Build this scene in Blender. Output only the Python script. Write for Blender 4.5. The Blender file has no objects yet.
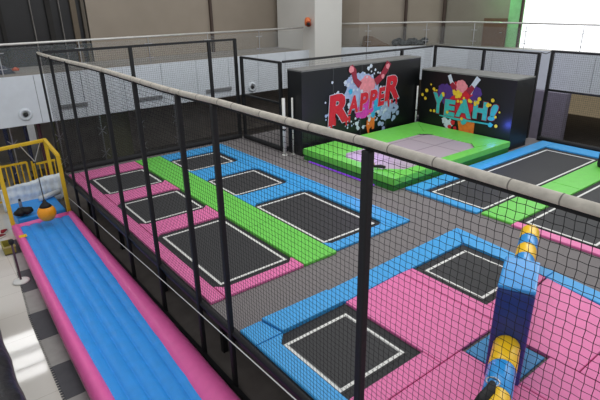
import bpy, bmesh, math, random
from mathutils import Vector, Matrix
random.seed(7)
PI = math.pi
SC = bpy.context.scene
COL = SC.collection

# ---------------------------------------------------------------- camera, world, lights, exposure
cd = bpy.data.cameras.new('camera'); cam = bpy.data.objects.new('camera', cd); COL.objects.link(cam)
cd.sensor_width = 36; cd.lens = 29.73; cd.clip_start = 0.05; cd.clip_end = 200
R_ = Vector((0.78631198, -0.61762688, -0.01582727)); U_ = Vector((0.24273896, 0.28527505, 0.9271979)); F_ = Vector((0.56814722, 0.73290872, -0.37423729))
M = Matrix.Identity(4)
for i in range(3):
    M[i][0] = R_[i]; M[i][1] = U_[i]; M[i][2] = -F_[i]
M.translation = Vector((0, 0, 5.0))
cam.matrix_world = M
SC.camera = cam
w = bpy.data.worlds.new('world'); SC.world = w; w.use_nodes = True
bg = w.node_tree.nodes['Background']; bg.inputs[0].default_value = (0.93, 0.96, 1.0, 1); bg.inputs[1].default_value = 0.62

def area(name, loc, target, size, size_y, power, color=(1, 1, 1)):
    l = bpy.data.lights.new(name, 'AREA'); l.shape = 'RECTANGLE'; l.size = size; l.size_y = size_y; l.energy = power; l.color = color
    o = bpy.data.objects.new(name, l); COL.objects.link(o); o.location = loc
    o.rotation_euler = (Vector(target) - Vector(loc)).to_track_quat('-Z', 'Y').to_euler(); return o
area('skylight', (7, 7, 10.5), (7, 7.2, 0), 9, 9, 520, (1, 0.98, 0.95))
area('daylight_window', (18.3, 5.5, 6.3), (6, 5.5, 1), 8, 4.5, 330, (1, 0.99, 0.97))
vs = SC.view_settings
vs.view_transform = 'Standard'; vs.look = 'None'; vs.exposure = 0.0; vs.gamma = 1.0; vs.use_curve_mapping = False

# ---------------------------------------------------------------- materials
def lin(c):
    c = c / 255.0
    return c / 12.92 if c <= 0.04045 else ((c + 0.055) / 1.055) ** 2.4
def mat(name, rgb, rough=0.6, metal=0.0, var=0.08, scale=6.0, bump=0.0, bscale=60.0, emit=0.0, alpha=1.0, trans=0.0, spec=0.5):
    m = bpy.data.materials.new(name); m.use_nodes = True
    nt = m.node_tree; b = nt.nodes['Principled BSDF']
    c = tuple(lin(v) for v in rgb)
    b.inputs['Roughness'].default_value = rough; b.inputs['Metallic'].default_value = metal
    b.inputs['Specular IOR Level'].default_value = spec
    tc = nt.nodes.new('ShaderNodeTexCoord')
    n = nt.nodes.new('ShaderNodeTexNoise'); n.inputs['Scale'].default_value = scale; n.inputs['Detail'].default_value = 5
    nt.links.new(tc.outputs['Object'], n.inputs['Vector'])
    r = nt.nodes.new('ShaderNodeMapRange'); r.inputs['From Min'].default_value = 0.3; r.inputs['From Max'].default_value = 0.7
    r.inputs['To Min'].default_value = 1 - var; r.inputs['To Max'].default_value = 1 + var
    nt.links.new(n.outputs['Fac'], r.inputs['Value'])
    mx = nt.nodes.new('ShaderNodeVectorMath'); mx.operation = 'SCALE'; mx.inputs[0].default_value = c
    nt.links.new(r.outputs['Result'], mx.inputs['Scale']); nt.links.new(mx.outputs[0], b.inputs['Base Color'])
    if bump:
        n2 = nt.nodes.new('ShaderNodeTexNoise'); n2.inputs['Scale'].default_value = bscale; n2.inputs['Detail'].default_value = 4
        nt.links.new(tc.outputs['Object'], n2.inputs['Vector'])
        bp = nt.nodes.new('ShaderNodeBump'); bp.inputs['Strength'].default_value = bump; bp.inputs['Distance'].default_value = 0.02
        nt.links.new(n2.outputs['Fac'], bp.inputs['Height']); nt.links.new(bp.outputs[0], b.inputs['Normal'])
    if emit:
        b.inputs['Emission Color'].default_value = (*c, 1); b.inputs['Emission Strength'].default_value = emit
    if alpha < 1: b.inputs['Alpha'].default_value = alpha
    if trans: b.inputs['Transmission Weight'].default_value = trans
    return m
PINK = mat('pink_vinyl', (230, 116, 172), 0.5, var=0.05, bump=0.15, bscale=5)
BLUE = mat('blue_vinyl', (60, 162, 226), 0.5, var=0.05, bump=0.15, bscale=5)
GREEN = mat('green_vinyl', (110, 206, 80), 0.5, var=0.05, bump=0.15, bscale=5)
BED = mat('black_jump_mesh', (50, 50, 51), 0.7, var=0.1, scale=90)
SPRING = mat('black_spring_cover', (40, 40, 42), 0.75)
WHITE = mat('white_webbing', (225, 225, 220), 0.6, var=0.03)
CARPET = mat('grey_deck_carpet', (122, 117, 117), 0.95, var=0.16, scale=140)
BLACK = mat('black_padding', (20, 20, 22), 0.65, bump=0.3, bscale=12)
NETM = mat('black_net_cord', (22, 22, 24), 0.9)
WRAP = mat('taupe_foam_wrap', (196, 189, 176), 0.7, var=0.14, scale=14, bump=0.5, bscale=16)
STEELB = mat('black_steel', (26, 26, 28), 0.4)
SILV = mat('brushed_silver', (190, 190, 192), 0.3, metal=0.8)
YELLOW = mat('yellow_foam', (232, 190, 40), 0.55, var=0.06)
YVIN = mat('yellow_vinyl', (250, 200, 20), 0.3, var=0.03)
BVIN = mat('gloss_blue_vinyl', (48, 150, 222), 0.22, var=0.03)
HUBB = mat('blue_hub_vinyl', (30, 58, 130), 0.3, var=0.06, bump=0.3, bscale=7)
INFB = mat('blue_inflatable_vinyl', (50, 158, 246), 0.42, var=0.06, bump=0.35, bscale=6)
INFP = mat('pink_inflatable_vinyl', (246, 108, 180), 0.38, var=0.04, bump=0.35, bscale=7)
FASC = mat('grey_white_cladding', (214, 220, 226), 0.45, var=0.03)
CEM = mat('beige_render', (152, 141, 127), 0.9, var=0.06, scale=1.2)
DARK = mat('dark_brown_wall', (40, 38, 36), 0.9, var=0.2, scale=3)
CONC = mat('grey_concrete', (116, 112, 108), 0.85, var=0.15, scale=3)
ORANGE = mat('orange_vinyl', (255, 165, 22), 0.4, var=0.06, scale=9)
PURP = mat('purple_glow_strip', (110, 50, 180), 0.5, emit=.7)

# ---------------------------------------------------------------- mesh helpers
def BM(): return bmesh.new()
def face(bm, vs):
    try: return bm.faces.new(vs)
    except ValueError: return None
def box(bm, x0, x1, y0, y1, z0, z1):
    v = [bm.verts.new(p) for p in ((x0,y0,z0),(x1,y0,z0),(x1,y1,z0),(x0,y1,z0),(x0,y0,z1),(x1,y0,z1),(x1,y1,z1),(x0,y1,z1))]
    for f in ((3,2,1,0),(4,5,6,7),(0,1,5,4),(1,2,6,5),(2,3,7,6),(3,0,4,7)): face(bm, [v[i] for i in f])
    return bm
def prism(bm, pts, z0, z1, mp=None):
    mp = mp or (lambda u, v, h: (u, v, h))
    a = [bm.verts.new(mp(p[0], p[1], z0)) for p in pts]; b = [bm.verts.new(mp(p[0], p[1], z1)) for p in pts]
    face(bm, a[::-1]); face(bm, b)
    n = len(pts)
    for i in range(n): face(bm, [a[i], a[(i+1) % n], b[(i+1) % n], b[i]])
    return bm
def tube(bm, pts, r, seg=10, cap=True, rz=None, spin=0.0):
    pts = [Vector(p) for p in pts]; rings = []
    for i, p in enumerate(pts):
        t = (pts[min(i+1, len(pts)-1)] - pts[max(i-1, 0)]).normalized()
        up = Vector((0, 0, 1)) if abs(t.z) < 0.95 else Vector((1, 0, 0))
        s = t.cross(up).normalized(); u = s.cross(t)
        rr = r[i] if isinstance(r, (list, tuple)) else r
        q = (rz / (r if not isinstance(r, (list, tuple)) else r[0])) if rz else 1
        rings.append([bm.verts.new(p + s*math.cos(2*PI*k/seg+spin)*rr + u*math.sin(2*PI*k/seg+spin)*rr*q) for k in range(seg)])
    for a, b in zip(rings, rings[1:]):
        for k in range(seg): face(bm, [a[k], a[(k+1) % seg], b[(k+1) % seg], b[k]])
    if cap: face(bm, rings[0][::-1]); face(bm, rings[-1])
    return bm
def bar(bm, a, b, s=0.05):           # square bar between two points
    return tube(bm, [a, b], s * 0.7071, 4, spin=PI/4)
def lathe(bm, prof, c=(0,0,0), seg=24):
    c = Vector(c); rings = []
    for r, z in prof:
        rings.append([bm.verts.new(c + Vector((r*math.cos(2*PI*k/seg), r*math.sin(2*PI*k/seg), z))) for k in range(seg)])
    for a, b in zip(rings, rings[1:]):
        for k in range(seg): face(bm, [a[k], a[(k+1) % seg], b[(k+1) % seg], b[k]])
    face(bm, rings[0][::-1]); face(bm, rings[-1]); return bm
def obj(name, bm, m, parent=None, smooth=False, bevel=0, seg=2):
    bmesh.ops.recalc_face_normals(bm, faces=bm.faces)
    me = bpy.data.meshes.new(name); bm.to_mesh(me); bm.free()
    o = bpy.data.objects.new(name, me); COL.objects.link(o); me.materials.append(m)
    if smooth:
        for p in me.polygons: p.use_smooth = True
    if bevel:
        b = o.modifiers.new('bevel', 'BEVEL'); b.width = bevel; b.segments = seg; b.limit_method = 'ANGLE'
    if parent is not None:
        o.parent = parent; o.matrix_parent_inverse = Matrix.Translation(-parent.location) if parent.type == 'EMPTY' else Matrix.Identity(4)
    return o
def thing(name, label, cat, loc=(0,0,0), group=None):
    o = bpy.data.objects.new(name, None); COL.objects.link(o); o.location = loc; o.empty_display_size = 0.1
    o['label'] = label; o['category'] = cat
    if group: o['group'] = group
    return o
def tag(o, label, cat, group=None, kind=None):
    o['label'] = label; o['category'] = cat
    if group: o['group'] = group
    if kind: o['kind'] = kind
    return o
def struct(name, bm, m, parent=None, **k):
    o = obj(name, bm, m, parent, **k)
    if parent is None: o['kind'] = 'structure'
    return o

# ---------------------------------------------------------------- the building
# glossy pale floor tiles
tile = bpy.data.materials.new('pale_floor_tile'); tile.use_nodes = True
nt = tile.node_tree; b = nt.nodes['Principled BSDF']; tc = nt.nodes.new('ShaderNodeTexCoord')
br = nt.nodes.new('ShaderNodeTexBrick'); br.offset = 0; br.inputs['Scale'].default_value = 1.0
br.inputs['Brick Width'].default_value = 0.8; br.inputs['Row Height'].default_value = 0.8; br.inputs['Mortar Size'].default_value = 0.004
br.inputs['Color1'].default_value = (lin(222), lin(217), lin(208), 1); br.inputs['Color2'].default_value = (lin(216), lin(211), lin(202), 1); br.inputs['Mortar'].default_value = (lin(190), lin(182), lin(170), 1)
nt.links.new(tc.outputs['Object'], br.inputs['Vector']); nt.links.new(br.outputs['Color'], b.inputs['Base Color'])
b.inputs['Roughness'].default_value = 0.05
struct('floor', box(BM(), -8, 40, -4, 30, -0.2, 0.0), tile)
struct('floor_under_deck', box(BM(), 2.46, 26, 0, 17.4, 0.0, 0.012), mat('dark_concrete', (108, 101, 95), .8, var=.15, scale=3))

ZM = 3.25
edge = [(-8, 15), (13.4, 15), (14.4, 14.2), (16.3, 12.9), (17.2, 11.5), (17.3, 9.5), (17.3, -2)]
wallp = [(-8, 17.2), (13.0, 17.2), (14.7, 14.95), (17.7, 13.25), (18.03, 10.55), (18.1, 10.05), (18.1, -2)]
mezz = mat('grey_mezzanine_slab', (150, 146, 140), 0.6, var=0.06, scale=2)
poly = edge + [(26, -2), (26, 30), (-8, 30)]
struct('floor_mezzanine', prism(BM(), poly, 2.1, ZM), mezz)
def offset_seg(p, q, d):
    v = Vector((q[0]-p[0], q[1]-p[1])).normalized(); n = Vector((v.y, -v.x))
    return n * d
# cladding of the mezzanine edge, panel by panel
for wi, (p, q) in enumerate(zip(edge, edge[1:])):
    o = None
    L = math.dist(p, q); n = max(1, round(L / 1.22)); nrm = offset_seg(p, q, 0.05)
    root = struct('trim_%d' % (wi+1), prism(BM(), [(p[0], p[1]), (q[0], q[1]), (q[0]+nrm.x*.5, q[1]+nrm.y*.5), (p[0]+nrm.x*.5, p[1]+nrm.y*.5)], 2.02, ZM, None), STEELB)
    st = L / n
    for k in range(n):
        a = k/n + 0.006/st/n*1.0; c = (k+1)/n - 0.006/st/n*1.0
        A = (p[0]+(q[0]-p[0])*a, p[1]+(q[1]-p[1])*a); B = (p[0]+(q[0]-p[0])*c, p[1]+(q[1]-p[1])*c)
        obj('cladding_panel', prism(BM(), [(A[0]+nrm.x*.5, A[1]+nrm.y*.5), (B[0]+nrm.x*.5, B[1]+nrm.y*.5), (B[0]+nrm.x, B[1]+nrm.y), (A[0]+nrm.x, A[1]+nrm.y)], 1.98, ZM+0.02), FASC, root)
# upper walls
names = ['wall_back', 'wall_corner', 'wall_back_right', 'wall_door_side', 'wall_green_spill', 'wall_right']
wallm = [CEM, CEM, CEM, mat('olive_beige_render', (146, 139, 126), 0.9, scale=1.2), mat('green_spill_render', (150, 210, 150), 0.85), CEM]  # green light spill is painted in as the colour of the mint segment
for k, (p, q) in enumerate(zip(wallp, wallp[1:])):
    d = offset_seg(p, q, -0.2)
    if k == 0:
        p = (5.0, 17.2)
    if k == 5: continue
    struct(names[k], prism(BM(), [p, q, (q[0]+d.x, q[1]+d.y), (p[0]+d.x, p[1]+d.y)], ZM, 9.5), wallm[k])
# dark shopfront left of the beige wall
root = struct('wall_shopfront', box(BM(), -8, 5.0, 17.3, 17.5, ZM, 5.6), mat('dark_shop_interior', (34, 33, 33), 0.35, var=0.25, scale=1.5))
for x, wd, mm in ((3.42, .022, CONC), (4.22, .022, CONC), (2.6, .10, DARK), (3.9, .14, DARK), (4.62, .16, mat('brown_frame', (96, 84, 68), 0.6)), (4.9, .1, mat('olive_frame', (86, 78, 66), 0.6)), (1.6, .05, DARK)):
    obj('mullion', box(BM(), x-wd/2, x+wd/2, 17.2, 17.3, ZM, 5.6), mm, root)
obj('transom', box(BM(), -8, 5.0, 17.2, 17.3, 3.75, 3.80), DARK, root)
struct('wall_upper_back', box(BM(), 1.55, 5.0, 17.2, 17.5, 5.6, 5.9), CEM)
# tall bright windows above the shopfront (mirrored in the floor tiles)
SKYW = mat('daylit_glazing', (255, 255, 255), 0.4, emit=7)
wn = struct('window_1', box(BM(), 0.45, 1.55, 17.3, 17.4, 5.62, 7.5), SKYW)
for z in (6.2, 6.36, 6.95): obj('window_frame', box(BM(), 0.45, 1.55, 17.22, 17.3, z, z+0.09), FASC, wn)
struct('wall_above_shopfront', box(BM(), 1.55, 5.0, 17.2, 17.5, 5.9, 9.5), CEM)
struct('wall_above_shopfront_left', box(BM(), -8, 0.45, 17.2, 17.5, 5.6, 9.5), CEM)
TRIM = mat('dark_brown_trim', (70, 54, 46), 0.6)
struct('trim_20', box(BM(), 9.29, 9.38, 17.1, 17.2, ZM, 9.5), TRIM)
struct('trim_21', tube(BM(), [(16.3, 13.95, ZM), (16.3, 13.95, 9.5)], 0.06, 8), TRIM)
struct('trim_22', tube(BM(), [(17.65, 13.12, ZM), (17.65, 13.12, 9.5)], 0.07, 8), TRIM)
struct('trim_23', tube(BM(), [(18.12, 10.1, ZM), (18.12, 10.1, 9.5)], 0.06, 8), TRIM)
# big daylit window on the right
wn = struct('window_2', box(BM(), 18.1, 18.2, -2, 10.0, ZM, 9.5), mat('bright_daylit_glazing', (250, 252, 255), 0.4, emit=1.3, var=0.02, scale=.6))
for y in (1.5, 5.0): obj('window_frame', box(BM(), 18.04, 18.1, y, y+0.03, ZM, 9.5), FASC, wn)
# brown door in the upper wall
def along(p, q, t): return (p[0]+(q[0]-p[0])*t, p[1]+(q[1]-p[1])*t)
p3, q3 = wallp[3], wallp[4]
d3 = offset_seg(p3, q3, 0.05)
A = (17.91, 11.45); B = (18.0, 10.55)
dr = struct('door_1', prism(BM(), [A, B, (B[0]-.07, B[1]-.03), (A[0]-.07, A[1]-.03)], ZM, 4.25), mat('brown_door', (112, 84, 66), 0.6))
obj('door_handle', tube(BM(), [(B[0]-.11, B[1]+.1, 3.75), (B[0]-.11, B[1]+.2, 3.75)], 0.012, 8), SILV, dr)
# column
cl = struct('wall_column', box(BM(), 12.13, 13.45, 14.6, 16.9, 2.05, 9.5), mat('pale_column_paint', (214, 212, 206), 0.7, var=0.03, scale=1))
# lower walls under the mezzanine
UMW = mat('brown_grey_wall', (140, 132, 124), .9, var=.2, scale=2)
struct('wall_under_mezzanine', box(BM(), 2.9, 24, 17.4, 17.6, 0, 2.1), UMW)
struct('wall_under_mezzanine_left', box(BM(), -8, 2.9, 19.0, 19.2, 0, 2.1), UMW)
struct('wall_grey_panel', box(BM(), 16.9, 17.2, 7.45, 10.4, 0, 2.0), mat('lilac_grey_panel', (128, 122, 136), 0.7))
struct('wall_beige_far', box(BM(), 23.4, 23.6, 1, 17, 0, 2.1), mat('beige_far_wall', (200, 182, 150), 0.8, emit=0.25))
struct('wall_olive_panel', box(BM(), 4.5, 5.4, 15.9, 16.0, 0, 2.0), mat('olive_panel', (92, 92, 66), 0.8))

# glazed fins under the fascia with cross shaped fittings
gl = mat('clear_glass', (120, 124, 124), 0.2, alpha=0.05)
t = thing('glass_partition', 'frameless glass partition with cross shaped steel fittings under the pale fascia', 'partition', (3.5, 15.25, 0))
xs = [-0.5, 0.7, 1.9, 3.1, 4.3, 5.5, 6.7, 7.9]
for a, c in zip(xs, xs[1:]):
    obj('glass_panel', box(BM(), a+.01, c-.01, 15.24, 15.26, 0.02, 2.0), gl, t)
for x in xs[1:-1]:
    for z in (0.75, 1.45):
        f = BM()
        for s in (-1, 1): bar(f, (x-.12, 15.2, z-.12*s), (x+.12, 15.2, z+.12*s), .02)
        obj('cross_fitting', f, SILV, t)
for x in xs[1:-1]: obj('joint_strip', box(BM(), x-.012, x+.012, 15.22, 15.28, 0, 2.0), SILV, t)

# balustrade on the mezzanine edge
GLS = mat('balustrade_glass', (190, 198, 200), 0.15, alpha=0.07)
t = thing('glass_balustrade', 'glass balustrade with a round steel handrail along the upper floor edge', 'railing', (8, 15, ZM))
def inset(d):
    out = []
    for p in edge: out.append(Vector((p[0], p[1])))
    c = Vector((5, 5)); return [(p.x, p.y+d) if i < 2 else (p.x+d*.7, p.y+d*.7) if i < 4 else (p.x+d, p.y) for i, p in enumerate(out)]
rl = inset(0.12)
left = [rl[0], (12.0, rl[1][1])]; right = [(13.55, rl[1][1])] + rl[2:]
for path in (left, right):
    z = 4.06 if path is left else 4.13
    obj('handrail', tube(BM(), [(p[0], p[1], z) for p in path], 0.03, 10), mat('pale_steel_rail', (215, 213, 208), 0.3, metal=0.3), t, smooth=True)
    for p, q in zip(path, path[1:]):
        L = math.dist(p, q); n = max(1, round(L / 2.0))
        for k in range(n):
            a = along(p, q, k/n + .02/L); c = along(p, q, (k+1)/n - .02/L)
            d = offset_seg(p, q, .006)
            obj('glass_panel', prism(BM(), [a, c, (c[0]+d.x, c[1]+d.y), (a[0]+d.x, a[1]+d.y)], ZM+.06, 3.98), GLS, t)
            g = along(p, q, (k+.02)/n)
            f = BM(); tube(f, [(g[0], g[1], ZM), (g[0], g[1], 4.08)], 0.014, 8)
            dd = Vector((q[0]-p[0], q[1]-p[1])).normalized()*.12
            for zz in (3.45, 3.85): bar(f, (g[0]-dd.x, g[1]-dd.y, zz), (g[0]+dd.x, g[1]+dd.y, zz), .02)
            obj('baluster', f, SILV, t)
# things on the fascia
def nozzle(x, y, z, lab):
    t = thing('air_nozzle', lab, 'air vent', (x, y, z), 'round air nozzles on the fascia')
    rot = Matrix.Translation((x, y, z)) @ Matrix.Rotation(PI/2, 4, 'X')
    a = lathe(BM(), [(.0, 0), (.17, 0), (.17, .02), (.14, .05), (.105, .06), (.1, .03)]); a.transform(rot); obj('ring', a, FASC, t, True)
    a = lathe(BM(), [(.0, .02), (.1, .025), (.0, .045)]); a.transform(rot); obj('throat', a, mat('grey_throat', (170, 172, 172), .5), t, True)
    a = lathe(BM(), [(.0, .03), (.06, .035), (.05, .085), (.0, .09)]); a.transform(rot); obj('nozzle', a, BLACK, t, True)
nozzle(2.32, 14.95, 2.27, 'round white air nozzle with a black centre on the fascia above the yellow arch')
nozzle(9.54, 14.95, 2.19, 'round white air nozzle with a black centre on the fascia left of the pale column')
for a, c, z, lab in ((3.21, 3.95, 2.34, 'grey slot air vent on the fascia, leftmost of three, behind the fence corner'), (5.42, 6.2, 2.26, 'grey slot air vent on the fascia, middle of the three slots'), (7.73, 8.7, 2.24, 'grey slot air vent on the fascia, nearest the round nozzle by the column')):
    t = thing('slot_vent', lab, 'air vent', ((a+c)/2, 14.95, z), 'slot vents along the fascia')
    obj('vent_frame', box(BM(), a, c, 14.915, 14.95, z-.06, z+.06), mat('vent_grey', (150, 152, 154), .5), t)
    f = BM()
    for k in range(3): box(f, a+.02, c-.02, 14.905, 14.915, z-.04+k*.033, z-.03+k*.033)
    obj('slat', f, mat('slat_grey', (110, 112, 114), .5), t)
t = thing('alarm_sounder', 'orange alarm sounder with a dark horn mounted on the pale column', 'alarm', (12.1, 14.9, 4.25))
obj('body', lathe(BM(), [(0, -.12), (.09, -.12), (.11, -.05), (.11, .08), (.07, .16), (0, .17)], (12.0, 14.85, 4.25)), mat('orange_plastic', (226, 120, 66), .5), t, True)
obj('horn', tube(BM(), [(12.0, 14.8, 4.22), (11.84, 14.6, 4.2)], [.05, .1], 16), mat('rust_plastic', (150, 60, 30), .5), t, True)
obj('lens', tube(BM(), [(11.84, 14.6, 4.2), (11.80, 14.55, 4.2)], [.06, .05], 12), BLACK, t, True)
# piles lying on the upper floor
f = BM(); random.seed(3)
def lump(f, c, r, n=10):
    m = bmesh.ops.create_icosphere(f, subdivisions=2, radius=1.0, matrix=Matrix.Translation(c) @ Matrix.Diagonal((r[0], r[1], r[2], 1)))
    for v in m['verts']: v.co += Vector((random.uniform(-1, 1)*r[0], random.uniform(-1, 1)*r[1], random.uniform(-.7, .7)*r[2]))*.16
for k in range(9): lump(f, (15.75+k*.13, 13.95-k*.08, 3.36+.06*math.sin(k*1.7)), (.16, .14, .13))
tag(obj('black_sheeting', f, mat('dark_sheeting', (44, 44, 46), .6)), 'crumpled heap of black sheeting on the upper floor behind the glass railing', 'plastic sheet')
f = BM(); prism(f, [(14.55, 0), (15.55, 0), (15.1, .22), (14.75, .42), (14.62, .40)], 0, .35, lambda u, v, h: (u, 14.3+h-(u-14.55)*.35, ZM+v))
tag(obj('brown_sack', f, mat('brown_canvas', (112, 92, 74), .9), bevel=.03), 'brown slumped canvas sack on the upper floor right of the pale column', 'sack')
t = thing('toy_wedge', 'small slate blue wedge shaped toy with orange top on the upper floor', 'toy', (2.3, 15.9, ZM))
obj('body', prism(BM(), [(0, 0), (.45, 0), (.36, .12), (.06, .3)], 0, .2, lambda u, v, h: (2.0+u, 15.8+h, ZM+v)), mat('blue_plastic', (58, 66, 84), .5), t, bevel=.03)
obj('top', lathe(BM(), [(0, 0), (.08, .0), (.1, .05), (.0, .1)], (2.45, 15.75, ZM+.08)), mat('orange_toy', (190, 80, 40), .5), t, True)
# coloured play posts seen beyond the yellow railing
for x, y, c, lab in ((1.9, 16.2, (36, 46, 90), 'dark blue padded post beyond the yellow railing'), (2.45, 16.4, (30, 40, 84), 'navy padded post, right of the blue one beyond the yellow railing'), (2.75, 16.0, (92, 36, 56), 'dim maroon padded post left of the fence corner'), (1.55, 16.8, (100, 50, 56), 'dull red padded post at the left edge beyond the railing'), (3.2, 16.3, (92, 98, 36), 'olive padded post behind the yellow arch corner')):
    t = thing('padded_post', lab, 'post', (x, y, 0), 'play structure posts under the upper floor')
    obj('foam_sleeve', lathe(BM(), [(.05, .1), (.055, .12), (.055, 1.95), (.05, 1.98)], (x, y, 0), 12), mat('post_vinyl_%d' % int(x*100), c, .6), t, True)
    obj('base', lathe(BM(), [(.12, 0), (.12, .08), (.07, .1)], (x, y, 0), 12), BLACK, t)

# ---------------------------------------------------------------- trampoline deck
ZD = 0.96
struct('floor_deck', box(BM(), 2.66, 14.7, -0.6, 13.4, 0.82, ZD), CARPET)
for x in (2.72,):
    for y in (1.2, 3.4, 5.6, 7.8, 10.0, 12.2):
        t = obj('deck_leg', box(BM(), x+.1, x+.18, y, y+.08, 0.012, 0.82), STEELB)
        tag(t, 'black steel leg under the trampoline deck, %s along the long fence' % {1.2: 'nearest', 3.4: 'second', 5.6: 'third', 7.8: 'fourth', 10.0: 'fifth', 12.2: 'farthest'}[y], 'support leg', 'deck legs behind the long net')
def pad(name, pts, m, lab, grp, z0=ZD, h=0.05):
    cx = sum(p[0] for p in pts)/len(pts); cy = sum(p[1] for p in pts)/len(pts)
    # pull edges in a few millimetres so seams show
    q = []
    for x, y in pts: q.append((x - .006*(1 if x > cx else -1), y - .006*(1 if y > cy else -1)))
    o = obj(name, prism(BM(), q, z0, z0+h), m, bevel=.012)
    return tag(o, lab, 'safety pad', grp)
def rect(x0, x1, y0, y1): return [(x0, y0), (x1, y0), (x1, y1), (x0, y1)]
def hexa(x0, x1, y0, y1, c=.13, lo=True, hi=True):
    p = []
    p += [(x0, y0-c), (x0+c, y0), (x1-c, y0), (x1, y0-c)] if lo else [(x0, y0), (x1, y0)]
    p += [(x1, y1+c), (x1-c, y1), (x0+c, y1), (x0, y1+c)] if hi else [(x1, y1), (x0, y1)]
    return p
def trampoline(dark, white, lab, k=.14):
    x0, x1, y0, y1 = dark; a, b_, c, d = white
    t = thing('trampoline', lab, 'trampoline', ((x0+x1)/2, (y0+y1)/2, ZD))
    q = .004
    obj('spring_cover', prism(BM(), [(x0+q+k, y0+q), (x1-q-k, y0+q), (x1-q, y0+q+k), (x1-q, y1-q-k), (x1-q-k, y1-q), (x0+q+k, y1-q), (x0+q, y1-q-k), (x0+q, y0+q+k)], ZD, ZD+.01), SPRING, t)
    obj('jump_mat', box(BM(), a-.05, b_+.05, c-.05, d+.05, ZD+.01, ZD+.016), BED, t)
    wv = .022; f = BM(); z0, z1 = ZD+.016, ZD+.02
    box(f, a-wv, b_+wv, c-wv, c+wv, z0, z1); box(f, a-wv, b_+wv, d-wv, d+wv, z0, z1)
    box(f, a-wv, a+wv, c+wv, d-wv, z0, z1); box(f, b_-wv, b_+wv, c+wv, d-wv, z0, z1)
    obj('marking_line', f, WHITE, t)
# left court
GP, GB, GG = 'pink pads of the far left court', 'blue pads of the far left court', 'green centre pads of the far left court'
trampoline((2.9, 4.38, 10.85, 12.33), (3.055, 4.273, 11.0, 12.18), 'small square black trampoline in pink pads, farthest of the left row')
trampoline((2.9, 4.38, 8.77, 10.28), (3.055, 4.273, 8.915, 10.13), 'small square black trampoline in pink pads, middle of the left row')
trampoline((2.9, 4.38, 5.80, 8.20), (3.055, 4.273, 5.953, 8.055), 'long black trampoline bordered pink in front and green on its right')
trampoline((5.1, 6.6, 11.13, 12.45), (5.19, 6.44, 11.27, 12.3), 'small black trampoline in blue pads, farthest back in the left court')
trampoline((5.1, 6.6, 8.9, 10.36), (5.19, 6.44, 9.035, 10.22), 'small black trampoline in blue pads, between the farthest and the long one')
trampoline((5.1, 6.6, 5.87, 8.28), (5.19, 6.44, 6.015, 8.14), 'long black trampoline bordered blue on its right and green on its left')
pad('safety_pad', rect(2.66, 2.9, 9.5, 12.95), PINK, 'narrow pink side pad by the long net, far half', GP)
pad('safety_pad', rect(2.66, 2.9, 5.56, 9.5), PINK, 'narrow pink side pad by the long net, near half', GP)
pad('safety_pad', hexa(2.9, 4.38, 12.33, 12.95, hi=False), PINK, 'pink pad behind the farthest pink bordered trampoline', GP)
pad('safety_pad', hexa(2.9, 4.38, 10.28, 10.85), PINK, 'pink pad between the two small trampolines of the pink row', GP)
pad('safety_pad', hexa(2.9, 4.38, 8.20, 8.77), PINK, 'pink pad between the middle and the long trampoline of the pink row', GP)
pad('safety_pad', [(2.9, 5.56), (4.38, 5.56), (4.38, 5.93), (4.25, 5.80), (3.03, 5.80), (2.9, 5.93)], PINK, 'pink pad along the grey aisle in front of the long trampoline', GP)
ys = [5.56, 7.35, 9.2, 11.05, 12.95]
for k, wd in enumerate(('nearest the grey aisle', 'second from the grey aisle', 'third from the grey aisle', 'farthest from the grey aisle')):
    pad('safety_pad', rect(4.38, 5.1, ys[k], ys[k+1]), GREEN, 'bright green centre pad of the left court, ' + wd, GG, h=.055)
pad('safety_pad', rect(6.6, 7.07, 9.3, 12.95), BLUE, 'blue edge pad on the right of the left court, far half', GB)
pad('safety_pad', rect(6.6, 7.07, 5.62, 9.3), BLUE, 'blue edge pad on the right of the left court, near half', GB)
pad('safety_pad', hexa(5.1, 6.6, 12.45, 12.95, hi=False), BLUE, 'blue pad behind the farthest blue bordered trampoline', GB)
pad('safety_pad', hexa(5.1, 6.6, 10.36, 11.13), BLUE, 'blue pad between the two small trampolines of the blue row', GB)
pad('safety_pad', hexa(5.1, 6.6, 8.28, 8.9), BLUE, 'blue pad between the middle and the long trampoline of the blue row', GB)
pad('safety_pad', [(5.1, 5.62), (6.6, 5.62), (6.6, 6.0), (6.47, 5.87), (5.23, 5.87), (5.1, 6.0)], BLUE, 'blue pad along the grey aisle in front of the long blue bordered trampoline', GB)
# near court with the sweeper
NP, NB = 'pink pads of the near court', 'blue pads of the near court'
trampoline((2.92, 4.16, 2.98, 4.36), (2.96, 3.98, 3.145, 4.156), 'square black trampoline in the near court, closest to the thick net post', k=.02)
trampoline((5.64, 7.0, 3.06, 4.38), (5.78, 6.81, 3.21, 4.21), 'square black trampoline in the near court left of the striped sweeper', k=.02)
trampoline((5.75, 6.72, 0.3, 1.62), (5.9, 6.58, 0.45, 1.45), 'black trampoline cut by the right edge of the view in the near court', k=.02)
pad('safety_pad', [(2.645, .2), (2.92, .2), (2.92, 4.2), (3.06, 4.355), (2.645, 4.355)], BLUE, 'narrow blue pad beside the long net in the near court', NB)
pad('safety_pad', [(2.645, 4.36), (3.06, 4.36), (2.98, 4.76), (2.645, 4.76)], BLUE, 'blue corner pad of the near court by the net', NB)
pad('safety_pad', [(3.06, 4.36), (4.16, 4.36), (4.16, 4.75), (2.99, 4.77)], BLUE, 'raised blue pad behind the trampoline closest to the net post', NB, h=.075)
pad('safety_pad', [(4.16, 4.36), (5.4, 4.40), (5.4, 4.79), (4.16, 4.75)], BLUE, 'blue aisle pad between the two near trampolines', NB)
pad('safety_pad', [(5.4, 4.38), (7.0, 4.38), (7.46, 4.84), (5.4, 4.79)], BLUE, 'blue aisle pad behind the trampoline left of the sweeper', NB)
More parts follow.
